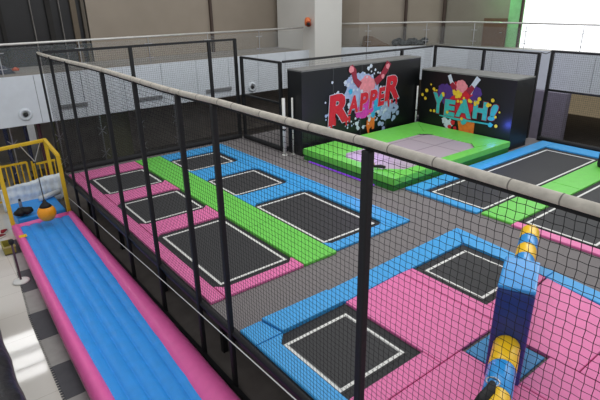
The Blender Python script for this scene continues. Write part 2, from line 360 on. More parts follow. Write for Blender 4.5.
pad('safety_pad', [(7.0, 2.9), (7.26, 2.9), (7.46, 4.84), (7.0, 4.38)], BLUE, 'blue edge pad at the far right of the near court, beyond the seam', NB)
pad('safety_pad', [(6.62, .2), (6.95, .2), (7.26, 2.9), (6.98, 2.9)], BLUE, 'blue edge pad right of the sweeper, near side of the seam', NB)
pad('safety_pad', [(4.16, 2.7), (5.38, 2.7), (5.38, 4.40), (4.16, 4.36)], PINK, 'large pink pad between the two near trampolines', NP)
pad('safety_pad', [(5.38, 2.75), (5.64, 2.75), (5.64, 4.38), (5.38, 4.40)], PINK, 'thin pink pad along the left of the trampoline by the sweeper', NP)
pad('safety_pad', [(5.64, 2.8), (7.0, 2.9), (7.0, 3.06), (5.64, 3.06)], PINK, 'thin pink pad in front of the trampoline by the sweeper', NP)
pad('safety_pad', [(5.25, 1.62), (6.75, 1.62), (6.98, 2.88), (5.64, 2.78), (5.38, 2.7), (5.25, 2.7)], PINK, 'large pink pad right of the sweeper', NP)
pad('safety_pad', rect(2.92, 4.16, 2.7, 2.98), PINK, 'pink pad below the trampoline closest to the net post', NP)
pad('safety_pad', rect(2.92, 4.55, 0.2, 2.7), PINK, 'large pink pad at the bottom between the net post and the sweeper', NP)
pad('safety_pad', rect(4.55, 5.25, 0.2, 1.96), PINK, 'pink pad under the near arm of the sweeper', NP)
pad('safety_pad', [(5.25, .2), (5.75, .2), (5.75, 1.62), (5.25, 1.62)], PINK, 'pink pad at the lower right corner beside the cut off trampoline', NP)
pad('safety_pad', rect(4.58, 5.22, 1.99, 2.67), mat('teal_blue_vinyl', (48, 135, 190), .5), 'square blue pad under the sweeper hub', NB, h=.03)
# right court
RB = 'pads of the far right court'
trampoline((8.56, 13.95, 4.95, 6.48), (8.68, 13.72, 5.06, 6.33), 'very long black trampoline of the far right court, bordered blue and green', k=.02)
trampoline((8.56, 13.95, 2.75, 4.27), (8.72, 13.72, 2.9, 4.14), 'long black trampoline at the right edge beyond the thick rail', k=.02)
pad('safety_pad', rect(8.34, 11.3, 6.48, 6.87), BLUE, 'blue pad beside the green platform, near half', RB)
pad('safety_pad', rect(11.3, 14.5, 6.48, 6.87), BLUE, 'blue pad in front of the second mural box, far half', RB)
pad('safety_pad', rect(8.34, 8.56, 5.0, 6.48), BLUE, 'short blue end pad of the very long trampoline', RB)
pad('safety_pad', rect(13.95, 14.5, 2.6, 6.48), BLUE, 'blue far end pad along the back net of the right court', RB)
pad('safety_pad', rect(8.4, 11.2, 4.27, 4.95), GREEN, 'green divider pad of the right court, near half', RB)
pad('safety_pad', rect(11.2, 13.95, 4.27, 4.95), GREEN, 'green divider pad of the right court, far half', RB)
pad('safety_pad', rect(8.34, 8.56, 2.4, 4.27), PINK, 'pink end pad of the right court beside the grey aisle', RB)
pad('safety_pad', rect(8.56, 13.95, 2.4, 2.75), PINK, 'pink side pad of the right court cut by the view edge', RB)
tag(obj('kit_bag', lathe(BM(), [(.14, 0), (.16, .06), (.15, .34), (.08, .4)], (13.2, 4.62, ZD+.055)), BLACK, smooth=True), 'small black bag on the green divider at the right edge', 'bag')

# green foam landing platform
t = thing('landing_platform', 'green edged inflated landing platform with grey centre before the mural boxes', 'landing mat', (10.4, 8.55, ZD))
gx0, gx1, gy0, gy1 = 8.03, 12.80, 6.93, 10.2; ix0, ix1, iy0, iy1 = 8.36, 11.85, 7.25, 9.15
obj('base', box(BM(), gx0+.02, gx1-.02, gy0+.02, gy1-.02, ZD, 1.10), mat('dark_green_vinyl', (40, 120, 40), .5), t)
for pts in ([(gx0, gy0), (gx1, gy0), (ix1, iy0), (ix0, iy0)], [(gx1, gy0), (gx1, gy1), (ix1, iy1), (ix1, iy0)], [(gx1, gy1), (gx0, gy1), (ix0, iy1), (ix1, iy1)], [(gx0, gy1), (gx0, gy0), (ix0, iy0), (ix0, iy1)]):
    obj('edge_pad', prism(BM(), pts, 1.10, 1.27), GREEN, t, bevel=.02)
for sx, sy, x, y in ((1, 1, ix0, iy0), (-1, 1, ix1, iy0), (-1, -1, ix1, iy1), (1, -1, ix0, iy1)):
    obj('corner_flap', prism(BM(), [(x-sx*.1, y-sy*.1), (x+sx*.32, y-sy*.02), (x-sx*.02, y+sy*.32)], 1.27, 1.285), GREEN, t, bevel=.006)
gm = bpy.data.materials.new('grey_landing_panels'); gm.use_nodes = True
nt = gm.node_tree; b = nt.nodes['Principled BSDF']; tc = nt.nodes.new('ShaderNodeTexCoord'); br = nt.nodes.new('ShaderNodeTexBrick'); br.offset = 0
br.inputs['Scale'].default_value = 1; br.inputs['Brick Width'].default_value = 1.0; br.inputs['Row Height'].default_value = .9; br.inputs['Mortar Size'].default_value = .02
br.inputs['Color1'].default_value = (lin(176), lin(164), lin(170), 1); br.inputs['Color2'].default_value = (lin(168), lin(158), lin(164), 1); br.inputs['Mortar'].default_value = (lin(135), lin(125), lin(132), 1)
nt.links.new(tc.outputs['Object'], br.inputs['Vector']); nt.links.new(br.outputs['Color'], b.inputs['Base Color']); b.inputs['Roughness'].default_value = .6
obj('landing_surface', box(BM(), ix0+.001, ix1-.001, iy0+.001, iy1-.001, 1.10, 1.245), gm, t)
tag(obj('purple_edge_glow', box(BM(), 7.99, 8.02, 7.5, 9.9, ZD, ZD+.03), PURP), 'added purple glow strip for the lit foot of the green platform', 'light strip')  # glowing strip added to stand for the purple lit platform edges
def point(name, loc, power, color, r=.08):
    l = bpy.data.lights.new(name, 'POINT'); l.energy = power; l.color = color; l.shadow_soft_size = r
    o = bpy.data.objects.new(name, l); COL.objects.link(o); o.location = loc
point('purple_led', (8.8, 8.5, 1.9), 24, (.55, .3, 1))
point('blue_led', (12.5, 7.28, 1.6), 10, (.1, .15, 1))
point('green_led', (17.3, 10.7, 4.9), 7, (.2, 1, .3))
point('violet_led', (15.6, 8.5, 2.6), 8, (.5, .45, 1))

# small lost socks on the green edge
tag(obj('sock', tube(BM(), [(8.22, 8.05, 1.33), (8.33, 7.95, 1.33), (8.34, 7.83, 1.33)], [.03, .04, .025], 8), mat('beige_cloth', (190, 160, 140), .9), smooth=True), 'beige sock left on the green edge of the platform', 'sock')
tag(obj('sock', tube(BM(), [(8.2, 7.72, 1.335), (8.32, 7.62, 1.335), (8.36, 7.5, 1.335)], [.03, .045, .03], 8), BLACK, smooth=True), 'black sock left on the green edge of the platform', 'sock')

# ---------------------------------------------------------------- mural boxes
def blob(f, cx, cy, r, mp, h0, h1, n=26, rough=.25, sy=1.0):
    ph = [random.uniform(0, 6.28) for _ in range(4)]
    pts = []
    for k in range(n):
        a = 2*PI*k/n; rr = r*(1+rough*(math.sin(3*a+ph[0])*.4+math.sin(5*a+ph[1])*.4+math.sin(9*a+ph[2])*.3))
        pts.append((cx+rr*math.cos(a), cy+rr*math.sin(a)*sy))
    prism(f, pts, h0, h1, mp)
def stroke(f, pts, ws, mp, h0, h1):
    L, Rr = [], []
    for i, p in enumerate(pts):
        a = pts[max(i-1, 0)]; c = pts[min(i+1, len(pts)-1)]
        d = Vector((c[0]-a[0], c[1]-a[1])).normalized(); n = Vector((-d.y, d.x))*ws[i]/2
        L.append((p[0]+n.x, p[1]+n.y)); Rr.append((p[0]-n.x, p[1]-n.y))
    prism(f, L+Rr[::-1], h0, h1, mp)
def letter(ch, m, mo, parent, u0, u1, v0, v1, frame, h, shear=0.0, bold=.05, outline=.1, slope=0.0):
    """one painted letter fitted to the box u0..u1, v0..v1 of the panel"""
    def make(off, depth, mm, hh, par, nm):
        c = bpy.data.curves.new(nm, 'FONT'); c.body = ch; c.size = 1; c.offset = off; c.extrude = depth; c.resolution_u = 3
        o = bpy.data.objects.new(nm, c); COL.objects.link(o)
        me = bpy.data.meshes.new_from_object(o.evaluated_get(bpy.context.evaluated_depsgraph_get()))
        COL.objects.unlink(o); bpy.data.objects.remove(o)
        return me
    bpy.context.view_layer.update()
    base = make(bold, .01, m, h, None, 'letter')
    xs = [v.co.x for v in base.vertices]; ys_ = [v.co.y for v in base.vertices]
    ax, bx, ay, by = min(xs), max(xs), min(ys_), max(ys_)
    out = make(bold+outline*.5, .01, mo, h, None, 'letter_outline')
    res = []
    for nm, me, mm, hh, par in (('letter', base, m, h+.004, parent), ('letter_outline', out, mo, h, None)):
        for v in me.vertices:
            x = (v.co.x-ax)/(bx-ax); y = (v.co.y-ay)/(by-ay); d = (v.co.z)*.1
            u = u0+(u1-u0)*x + shear*(y-.5); vv = v0+(v1-v0)*y + slope*(u-u0)
            v.co = frame(u, vv, hh+d)
        me.materials.clear(); me.materials.append(mm)
        o = bpy.data.objects.new(nm, me); COL.objects.link(o)
        p = parent if nm == 'letter' else res[0]
        o.parent = p
        if p.type == 'EMPTY': o.matrix_parent_inverse = Matrix.Translation(-p.location)
        res.append(o)
MBLK = mat('black_panel', (13, 14, 16), .4, var=.15, scale=1.5)
MTOP = mat('grey_box_top', (120, 120, 118), .8, var=.12)  # box tops are a paler grey than the black sides
SEAM = mat('panel_seam', (60, 62, 64), .5)
PC = {k: mat('paint_'+k, v, .5, var=.12, scale=12) for k, v in dict(red=(206, 26, 46), darkred=(150, 30, 55), pink=(232, 140, 150), lav=(165, 182, 216), white=(205, 215, 228), mag=(215, 60, 175), cyan=(50, 170, 215), orange=(230, 120, 40), teal=(60, 180, 180), yell=(235, 200, 50), purple=(80, 50, 130), green=(110, 150, 110)).items()}
# --- first box
t = thing('mural_box', 'black panelled box painted with the word RAPPER behind the green platform', 'mural box', (10.6, 10.75, ZD))
obj('body', box(BM(), 8.18, 13.0, 10.4, 11.02, ZD, 3.25), MBLK, t)
obj('top_panel', box(BM(), 8.18, 13.0, 10.4, 11.02, 3.25, 3.29), MTOP, t)
for x in (9.29, 10.39, 11.5): obj('panel_seam', box(BM(), x-.012, x+.012, 10.392, 10.4, ZD, 3.25), SEAM, t)
fr = lambda u, v, h: (u, 10.392-h, v)
random.seed(11)
def splat(col, items, h, **k):
    f = BM()
    for i, it in enumerate(items): blob(f, it[0], it[1], it[2], fr, h, h+.001+i*.00025 if len(items) < 8 else h+.001+i*.00006, **k)
    obj('paint_splash', f, PC[col], t)
splat('lav', [(10.5, 2.45, .55), (10.2, 2.6, .42), (10.6, 2.3, .6), (9.95, 2.75, .2), (11.5, 1.8, .3)], .002, rough=.3)
splat('pink', [(10.62, 2.62, .32), (10.7, 2.4, .25)], .005, rough=.15)
splat('mag', [(10.6, 1.98, .3), (10.95, 2.25, .2), (10.3, 1.9, .16)], .008)
splat('cyan', [(11.1, 2.02, .2), (10.9, 1.75, .1), (9.95, 2.55, .08)], .011)
splat('orange', [(10.85, 1.68, .16), (10.75, 1.45, .13)], .011)
f = BM()
for p in ([(10.72, 1.6), (10.70, 1.35), (10.74, 1.18)], [(10.9, 1.6), (10.92, 1.3)]): stroke(f, p, [.16, .1, .05][:len(p)], fr, .012, .014)
obj('paint_drip', f, PC['orange'], t)
f = BM()
for k in range(95):
    a = random.uniform(0, 6.28); r = random.gauss(.95, .22); x = 10.65+r*math.cos(a)*1.15; z = 2.25+r*math.sin(a)*.85
    if z < 1.35 or z > 3.2: continue
    blob(f, x, z, random.choice((.02, .03, .04, .06)), fr, .0125, .0135+k*.00002, n=8, rough=.2)
obj('paint_splash', f, PC['white'], t)
f = BM()
for k in range(40):
    blob(f, random.gauss(11.5, .35), random.gauss(1.75, .16), random.choice((.03, .05, .08)), fr, .0155, .0162+k*.00002, n=9)
for k in range(14): blob(f, random.gauss(9.35, .25), random.gauss(1.85, .2), random.choice((.03, .05)), fr, .0155, .0171+k*.00002, n=9)
obj('paint_splash', f, PC['lav'], t)
f = BM()
stroke(f, [(9.92, 3.22), (10.05, 3.1), (10.12, 2.85), (10.32, 2.68)], [.22, .2, .17, .2], fr, .016, .019)
obj('raised_arm', f, PC['darkred'], t); f = BM()
stroke(f, [(11.5, 3.24), (11.38, 3.05), (11.2, 2.85), (10.95, 2.7)], [.2, .22, .2, .24], fr, .016, .019)
obj('raised_arm', f, PC['darkred'], t)
f = BM(); blob(f, 9.95, 3.17, .1, fr, .02, .022, n=10); blob(f, 11.45, 3.12, .08, fr, .02, .022, n=10); blob(f, 11.25, 2.85, .07, fr, .02, .022, n=10)
obj('paint_highlight', f, PC['pink'], t)
RO = PC['white']
letter('R', PC['red'], RO, t, 9.12, 9.95, 1.66, 2.52, fr, .024, .06, slope=.08, outline=.03)
for ch, a, c in (('A', 9.86, 10.28), ('P', 10.32, 10.66), ('P', 10.72, 11.04), ('E', 11.1, 11.36)):
    letter(ch, PC['red'], RO, t, a, c, 1.90+(a-9.98)*.06, 2.42+(a-9.98)*.09, fr, .024, .05, slope=.08, outline=.035)
letter('R', PC['red'], RO, t, 11.40, 12.06, 2.08, 2.82, fr, .024, .08, slope=.08, outline=.03)
f = BM()
for x, z, l in ((9.2, 1.85, .32), (9.34, 1.85, .2), (9.78, 1.85, .26), (9.9, 1.85, .18), (11.55, 2.1, .2), (11.9, 2.15, .22), (11.7, 2.1, .12)): stroke(f, [(x, z), (x+.01, z-l)], [.09, .05], fr, .024, .027)
obj('paint_drip', f, PC['red'], t)
# --- second box
t = thing('mural_box', 'black box painted with the word YEAH! standing right of the green platform', 'mural box', (13.3, 8.7, ZD))
obj('body', box(BM(), 12.87, 13.8, 7.02, 10.22, ZD, 2.90), MBLK, t)
obj('top_panel', box(BM(), 12.87, 13.8, 7.02, 10.22, 2.90, 2.94), MTOP, t)
fr = lambda u, v, h: (12.866-h, 10.3-u, v)
random.seed(5)
def splat2(nm, col, items, h, **k):
    f = BM()
    for i, it in enumerate(items): blob(f, it[0], it[1], it[2], fr, h, h+.001+i*.00025 if len(items) < 8 else h+.001+i*.00006, **k)
    obj(nm, f, PC[col], t)
splat2('paint_splash', 'purple', [(1.1, 2.25, .3), (2.0, 2.35, .28), (1.5, 2.2, .35), (.9, 2.4, .15)], .002)
splat2('paint_splash', 'red', [(1.75, 2.35, .2), (1.35, 2.55, .12), (1.6, 1.95, .45)], .005)
f = BM()
stroke(f, [(1.12, 2.85), (1.22, 2.65), (1.4, 2.4)], [.12, .12, .2], fr, .008, .010); obj('raised_arm', f, PC['white'], t); f = BM(); stroke(f, [(2.12, 2.86), (1.98, 2.65), (1.85, 2.4)], [.16, .14, .2], fr, .008, .010)
obj('raised_arm', f, PC['white'], t)
f = BM()
stroke(f, [(1.22, 2.62), (1.42, 2.4)], [.13, .2], fr, .011, .012); obj('sleeve', f, PC['darkred'], t); f = BM(); stroke(f, [(1.97, 2.6), (1.82, 2.4)], [.14, .2], fr, .011, .012)
obj('sleeve', f, PC['darkred'], t)
splat2('head', 'pink', [(1.58, 2.56, .19)], .013, rough=.15)
splat2('paint_splash', 'yell', [(1.5, 2.32, .12), (1.35, 2.38, .06)], .016)
f = BM(); prism(f, [(1.55, 1.6), (2.15, 1.6), (2.15, 1.22), (1.65, 1.22)], .008, .011, fr); obj('torso', f, PC['orange'], t)
splat2('paint_splash', 'white', [(1.25, 1.38, .16), (1.1, 1.47, .1)], .013); splat2('paint_splash', 'red', [(1.4, 1.45, .08), (1.3, 1.3, .07), (1.5, 1.3, .06)], .016, n=10)
dots = [(random.uniform(.35, 2.7), random.choice((random.uniform(1.62, 1.85), random.uniform(2.1, 2.35))), random.uniform(.03, .06)) for _ in range(22)] + [(.2, 2.15, .05), (.35, 2.3, .06), (.32, 2.05, .05), (2.85, 1.6, .05), (2.8, 1.85, .04), (2.9, 2.0, .03), (.5, 2.5, .03), (.62, 2.38, .05)]
splat2('paint_dot', 'yell', dots, .030, n=12, rough=.05)
RO = PC['darkred']
letter('Y', PC['teal'], RO, t, .60, 1.04, 1.65, 2.28, fr, .019, .0, outline=.05, bold=.06)
letter('E', PC['teal'], RO, t, 1.06, 1.44, 1.63, 2.13, fr, .019, .0, outline=.05, bold=.06)
letter('A', PC['teal'], RO, t, 1.47, 2.02, 1.66, 2.22, fr, .019, .0, outline=.05, bold=.06)
letter('H', PC['teal'], RO, t, 2.06, 2.52, 1.70, 2.22, fr, .019, .0, outline=.05, bold=.06)
letter('!', PC['teal'], RO, t, 2.60, 2.82, 1.72, 2.20, fr, .019, .12, outline=.05, bold=.06)
f = BM(); stroke(f, [(.9, 1.6), (1.5, 1.58), (2.1, 1.6), (2.75, 1.62)], [.03, .07, .05, .04], fr, .022, .024); blob(f, 2.66, 1.6, .07, fr, .024, .026, n=12, rough=.05); blob(f, 1.78, 1.55, .1, fr, .024, .026, n=12, rough=.1)
obj('brush_line', f, PC['teal'], t)
# white poles
def pole(x, y, z1, r, lab):
    t = thing('white_pole', lab, 'pole', (x, y, ZD), None)
    obj('shaft', tube(BM(), [(x, y, ZD+.02), (x, y, z1)], r, 12), WHITE, t, True)
    obj('foot', lathe(BM(), [(r*1.8, 0), (r*1.8, .015), (r, .02)], (x, y, ZD), 12), WHITE, t)
    obj('clamp', lathe(BM(), [(r*1.3, 0), (r*1.3, .04)], (x, y, ZD+(z1-ZD)*.45), 12), BLACK, t)
pole(12.835, 10.31, 2.4, .026, 'thin white pole in the gap between the two mural boxes')
pole(7.9, 10.85, 2.55, .045, 'white pole at the left end of the first mural box, thicker of the pair')
pole(8.12, 10.75, 2.55, .025, 'white pole at the left end of the first mural box, thinner of the pair')

# ---------------------------------------------------------------- sweeper
t = thing('sweeper', 'tall dark blue sweeper hub with two striped yellow and blue padded arms', 'sweeper machine', (4.74, 2.24, ZD+.031))
ax = Vector((.911, .412, 0)); pr = Vector((-.412, .911, 0)); hc = Vector((4.74, 2.24, 0))
def hp(a, b_, z): v = hc + ax*a + pr*b_; return (v.x, v.y, z)
f = BM(); hb = [hp(-.35, -.185, 0), hp(.35, -.185, 0), hp(.35, .185, 0), hp(-.35, .185, 0)]
prism(f, [(p[0], p[1]) for p in hb], ZD+.034, 2.17); obj('hub', f, HUBB, t, bevel=.03, seg=3)
f = BM(); prism(f, [(p[0], p[1]) for p in hb], 2.17, 2.22); obj('hub_cap', f, BVIN, t, bevel=.02)
zc = 1.5; r0 = .138
def arm(s, L0, L1, st=.34):
    k = 0; a = L1
    while a > L0 + .01:
        b0 = max(L0, a - st)
        o = obj('arm_section', tube(BM(), [hp(s*b0, 0, zc), hp(s*(b0+.02), 0, zc), hp(s*(a-.02), 0, zc), hp(s*a, 0, zc)], [r0-.006, r0, r0, r0-.006], 24), (YVIN, BVIN)[k % 2], t, True)
        o['label'] = 'yellow striped arm section' if k % 2 == 0 else 'blue striped arm section'
        a = b0; k += 1
arm(1, .35, 2.78)
arm(-1, .35, .35+.42*3, .42)
obj('strap_ring', tube(BM(), [hp(-1.16 + .06*math.cos(q), .05 + .06*math.sin(q), zc+r0+.004) for q in [2*PI*i/16 for i in range(17)]], .008, 6), SILV, t, True)
obj('strap', tube(BM(), [hp(-1.18, .05, zc+r0+.005), hp(-1.28, .06, zc+r0-.0), hp(-1.38, .10, zc+r0-.03), hp(-1.46, .13, zc+.06)], [.03, .05, .06, .06], 8), BLACK, t, True)

# ---------------------------------------------------------------- nets
def net_plane(f, p, q, zlo, zhi, cell=.055, th=.0042, zig=True):
    """square knotted net between two floor points"""
    P = Vector((p[0], p[1], 0)); Q = Vector((q[0], q[1], 0)); L = (Q-P).length; d = (Q-P)/L; n = Vector((d.y, -d.x, 0))
    nv = int(L/cell); nz = int((zhi-zlo)/cell)
    def strand(pts, side):
        prev = None
        for i, c in enumerate(pts):
            ring = [f.verts.new(c + side*th*.5), f.verts.new(c + n*th*.5), f.verts.new(c - side*th*.5 ), f.verts.new(c - n*th*.5)]
            if prev:
                for k in range(4): face(f, [prev[k], prev[(k+1) % 4], ring[(k+1) % 4], ring[k]])
            prev = ring
    for i in range(1, nv):
        s = i*cell
        if zig: pts = [P + d*(s + (0.0022 if j % 2 else -.0022)) + Vector((0, 0, zlo+j*cell)) for j in range(nz+1)]
        else: pts = [P + d*s + Vector((0, 0, zlo)), P + d*s + Vector((0, 0, zhi))]
        strand(pts, d)
    for j in range(1, nz+1):
        z = zlo+j*cell
        if zig: pts = [P + d*(i*cell) + Vector((0, 0, z + (0.0022 if i % 2 else -.0022))) for i in range(nv+1)]
        else: pts = [P + Vector((0, 0, z)), P + d*L + Vector((0, 0, z))]
        strand(pts, Vector((0, 0, 1)))
    return f
FX = 2.6
t = thing('net_fence', 'long near net fence with black posts and a taupe foam wrapped top rail', 'net fence', (FX, 6, 0))
rail = [(0.0, 3.985), (.66, 3.99), (.88, 3.99), (1.3, 3.995), (1.71, 4.0), (2.1, 4.005), (2.49, 4.01), (3.3, 4.00), (4.1, 3.995), (4.78, 3.995), (5.2, 3.985), (5.64, 3.975), (6.3, 3.97), (7.02, 3.975), (7.8, 3.98), (8.51, 3.985), (9.6, 3.975), (10.71, 3.955), (12.05, 3.94), (13.3, 3.94)]
obj('rail_padding', tube(BM(), [(FX, y, z) for y, z in rail], .034, 16), WRAP, t, True)
TIE = mat('grey_tie', (120, 115, 108), .6)
for k in range(30):
    y = .6+k*.42+.07*math.sin(k*2.3); z = 3.98
    for (a, za), (c, zc_) in zip(rail, rail[1:]):
        if a <= y <= c: z = za+(zc_-za)*(y-a)/(c-a)
    obj('cable_tie', tube(BM(), [(FX+.0, y-.004, z), (FX, y+.004, z+.0005)], .0355, 14), TIE, t)
obj('net_rope', tube(BM(), [(FX+.015, y, z-.046) for y, z in rail], .02, 8), NETM, t, True)
for y, wd in ((13.22, .05), (12.08, .06), (10.8, .06), (8.62, .065), (7.18, .065), (5.76, .065), (4.86, .065), (2.50, .075), (0.3, .08)):
    z = 3.9
    obj('post', box(BM(), FX-.05, FX-.05+wd, y-wd/2, y+wd/2, 0.03, 3.955), BLACK, t, bevel=.012)
obj('bottom_rail', box(BM(), FX-.08, FX-.02, 0, 13.25, 0.02, .08), STEELB, t)
obj('deck_rail', box(BM(), FX+.02, FX+.06, 0, 13.25, .80, .88), STEELB, t)
obj('edge_roll', tube(BM(), [(FX+.012, -.2+k*1.35, .935+.006*math.sin(k*2.1)) for k in range(11)], .045, 12), BLACK, t, True)
obj('netting', net_plane(BM(), (FX+.01, 0), (FX+.01, 13.2), .98, 3.95), NETM, t)
tag(obj('guy_rope', tube(BM(), [(FX-.09, 13.0, .47), (FX-.09, 12.3, .52), (FX-.09, 7.67, .76), (FX-.09, 5.78, .85), (FX-.09, 3.3, .95), (FX-.09, 1.0, 1.03)], .008, 6), WHITE, smooth=True), 'thin white rope stretched along the foot of the long net fence', 'rope')

def fence(lab, p, q, posts, ztop, zlo=ZD, mids=(), cell=.055, loc=None, railr=.03):
    t = thing('net_fence', lab, 'net fence', ((p[0]+q[0])/2, (p[1]+q[1])/2, ZD), 'black net fences round the courts')
    obj('top_rail', bar(BM(), (p[0], p[1], ztop), (q[0], q[1], ztop), railr*2), STEELB, t)
    for z in mids: obj('mid_rail', bar(BM(), (p[0], p[1], z), (q[0], q[1], z), railr*1.8), STEELB, t)
    for x, y in posts: obj('post', box(BM(), x-.04, x+.04, y-.04, y+.04, zlo, ztop+.02), BLACK, t)
    obj('bottom_padding', tube(BM(), [(p[0], p[1], ZD+.07), (q[0], q[1], ZD+.07)], .07, 10), BLACK, t)
    obj('netting', net_plane(BM(), p, q, zlo, ztop, cell, .0032, zig=False), NETM, t)
    return t
BY = 13.3
fence('tall black net fence across the far end of the left court', (2.7, BY), (7.98, BY), [(4.8, BY), (7.09, BY), (7.96, BY)], 3.95)
fence('short black net fence stepping towards the first mural box', (8.07, BY-.12), (8.07, 11.22), [(8.07, BY-.14), (8.07, 11.2)], 3.44, mids=(2.34,))
fence('black net fence behind the first mural box', (8.12, 11.14), (14.5, 11.14), [(12.94, 11.14)], 3.46)
fence('black net fence behind the second mural box', (14.62, 11.14), (14.62, 7.41), [(14.62, 11.1), (14.62, 9.22), (14.62, 7.43)], 3.46, mids=(2.45,))
fence('black net fence with a heavy middle rail at the far right court', (14.62, 7.08), (14.62, 2.0), [(14.62, 7.05), (14.62, 4.0)], 3.54, mids=(2.47,))
tag(obj('sagging_cable', tube(BM(), [(14.62, 7.4, 3.49), (14.62, 7.24, 3.46), (14.62, 7.1, 3.53)], .012, 6), STEELB), 'short black cable sagging between the two right fences', 'cable')

# ---------------------------------------------------------------- inflatable track
t = thing('inflatable_track', 'long inflatable run with blue ribbed bed and pink side tubes', 'inflatable', (1.6, 8, 0))
def interp(y, T):
    if y <= T[0][0]: return T[0][1] + (y-T[0][0])*(T[1][1]-T[0][1])/(T[1][0]-T[0][0])
    for (a, u), (c, v) in zip(T, T[1:]):
        if y <= c: return u+(v-u)*(y-a)/(c-a)
    return T[-1][1]
LC = [(5.5, 1.03), (7.3, 1.055), (12.2, 1.2)]; LR = [(5.5, .13), (7.3, .115), (12.2, .085)]
RC = [(4.6, 2.20), (6.4, 2.26), (9.0, 2.33), (12.2, 2.41)]; RR = [(4.6, .235), (6.4, .205), (9.0, .15), (12.2, .095)]
def xl(y): return interp(y, LC)
def xr(y): return interp(y, RC)
def sidetube(fx, T):
    f = BM(); rings = []; ny = 120; seg = 20
    for i in range(ny+1):
        y = 2.2+(12.3-2.2)*i/ny; x = fx(y); k = .5+.5*math.cos(2*PI*(y*.95)); s = 1-.02*k**12; tp = interp(y, T)/.165
        rings.append([f.verts.new((x+.165*s*tp*math.cos(2*PI*j/seg), y, .152+.15*s*math.sin(2*PI*j/seg))) for j in range(seg)])
    for a, c in zip(rings, rings[1:]):
        for j in range(seg): face(f, [a[j], a[(j+1) % seg], c[(j+1) % seg], c[j]])
    face(f, rings[0]); face(f, rings[-1]); return f
obj('side_tube', sidetube(xl, LR), INFP, t, True); obj('side_tube', sidetube(xr, RR), INFP, t, True)
obj('end_tube', tube(BM(), [(1.12, 12.3, .15), (1.5, 12.31, .15), (2.0, 12.33, .15), (2.42, 12.33, .15)], .09, 16, rz=.13), INFP, t, True)
f = BM(); nx, ny = 90, 130; G = []
for j in range(ny+1):
    y = 2.2+(12.22-2.2)*j/ny; row = []
    for i in range(nx+1):
        s = i/nx; x0, x1 = xl(y)+interp(y, LR)*.3, xr(y)-interp(y, RR)*.3; x = x0+(x1-x0)*s
        rib = abs(math.sin(PI*s*5)) ** .6
        z = .205+.035*rib + .004*math.sin(y*5.1+s*9)*math.sin(y*2.3)
        row.append(f.verts.new((x, y, z)))
    G.append(row)
for a, c in zip(G, G[1:]):
    for i in range(nx): face(f, [a[i], a[i+1], c[i+1], c[i]])
o = obj('ribbed_bed', f, INFB, t, True)
so = o.modifiers.new('solid', 'SOLIDIFY'); so.thickness = .1; so.offset = -1
obj('yellow_label', box(BM(), 1.13, 1.28, 11.42, 11.56, .292, .302), YVIN, t)

# foam puzzle mats beside the run
MA = mat('dark_grey_foam', (84, 84, 88), .9); MB_ = mat('light_grey_foam', (158, 156, 152), .9)
ys = [4.4, 5.27, 6.12, 6.95, 7.74, 8.63, 9.47, 10.4, 11.3, 12.1]
def mxl(y): return .63+(y-6.1)*.02+max(0, y-8.5)*.06
words = ['at the bottom edge of the view', 'at the bottom edge, second from below', 'third from the bottom edge', 'fourth from the bottom edge', 'fifth from the bottom edge', 'just in front of the stanchion', 'under the white stanchion foot', 'just behind the stanchion', 'beside the floor clutter']
for k in range(9):
    y0, y1 = ys[k], ys[k+1]; pts = []
    n = 14
    for i in range(n*2):          # toothed outer edge
        y = y0+(y1-y0)*i/(n*2); pts.append((mxl(y)+(.0 if i % 2 else .035), y+.004)); pts.append((mxl(y)+(.0 if i % 2 else .035), y+(y1-y0)/(n*2)-.002))
    pts = pts + [(.93+.0*y1, y1-.002), (.93, y0+.002)] if False else pts + [(xl(y1)-interp(y1, LR)*.9, y1-.003), (xl(y0)-interp(y0, LR)*.9, y0+.003)]
    m = MA if k % 2 == 0 else MB_
    o = obj('foam_mat', prism(BM(), pts, 0.001, .014), m)
    tag(o, ('dark' if k % 2 == 0 else 'light') + ' grey toothed foam mat ' + words[k] + ' beside the pink tube', 'foam mat', 'foam puzzle mats beside the inflatable run')
f = BM()
# black padded barrier at the lower left
prof = []
for i in range(40):
    y = 1.5+7.5*i/39; r = []
    for (x, z) in ((-.7, 0.0), (-.7, .7), (-.62, .86), (-.45, .93), (-.2, .95), (0.02, .92), (.15, .85), (.2, .7), (.2, .35), (.17, 0.0)):
        r.append(f.verts.new((x+.012*math.sin(y*7+z*9), y, z+(.014*math.sin(y*9+x*11) if z > .1 else 0))))
    prof.append(r)
for a, c in zip(prof, prof[1:]):
    for k in range(9): face(f, [a[k], a[k+1], c[k+1], c[k]])
face(f, prof[0]); face(f, prof[-1])
tag(obj('padded_barrier', f, mat('gloss_black_vinyl', (44, 43, 46), .32, var=.3, scale=8, bump=.9, bscale=9), smooth=True), 'long black wrinkled vinyl barrier at the lower left corner', 'barrier')

# stanchion
t = thing('stanchion', 'dark belt stanchion with a round white foot beside the pink tube', 'stanchion', (.83, 9.95, .014))
obj('foot', lathe(BM(), [(.15, 0), (.15, .02), (.12, .035), (.02, .05)], (.83, 9.95, .014)), WHITE, t, True)
obj('pole', tube(BM(), [(.83, 9.95, .05), (.83, 9.95, .84)], .02, 12), mat('maroon_pole', (78, 48, 66), .4), t, True)
obj('belt_head', lathe(BM(), [(.03, 0), (.045, .02), (.045, .09), (.03, .1)], (.83, 9.95, .82), 16), BLACK, t, True)
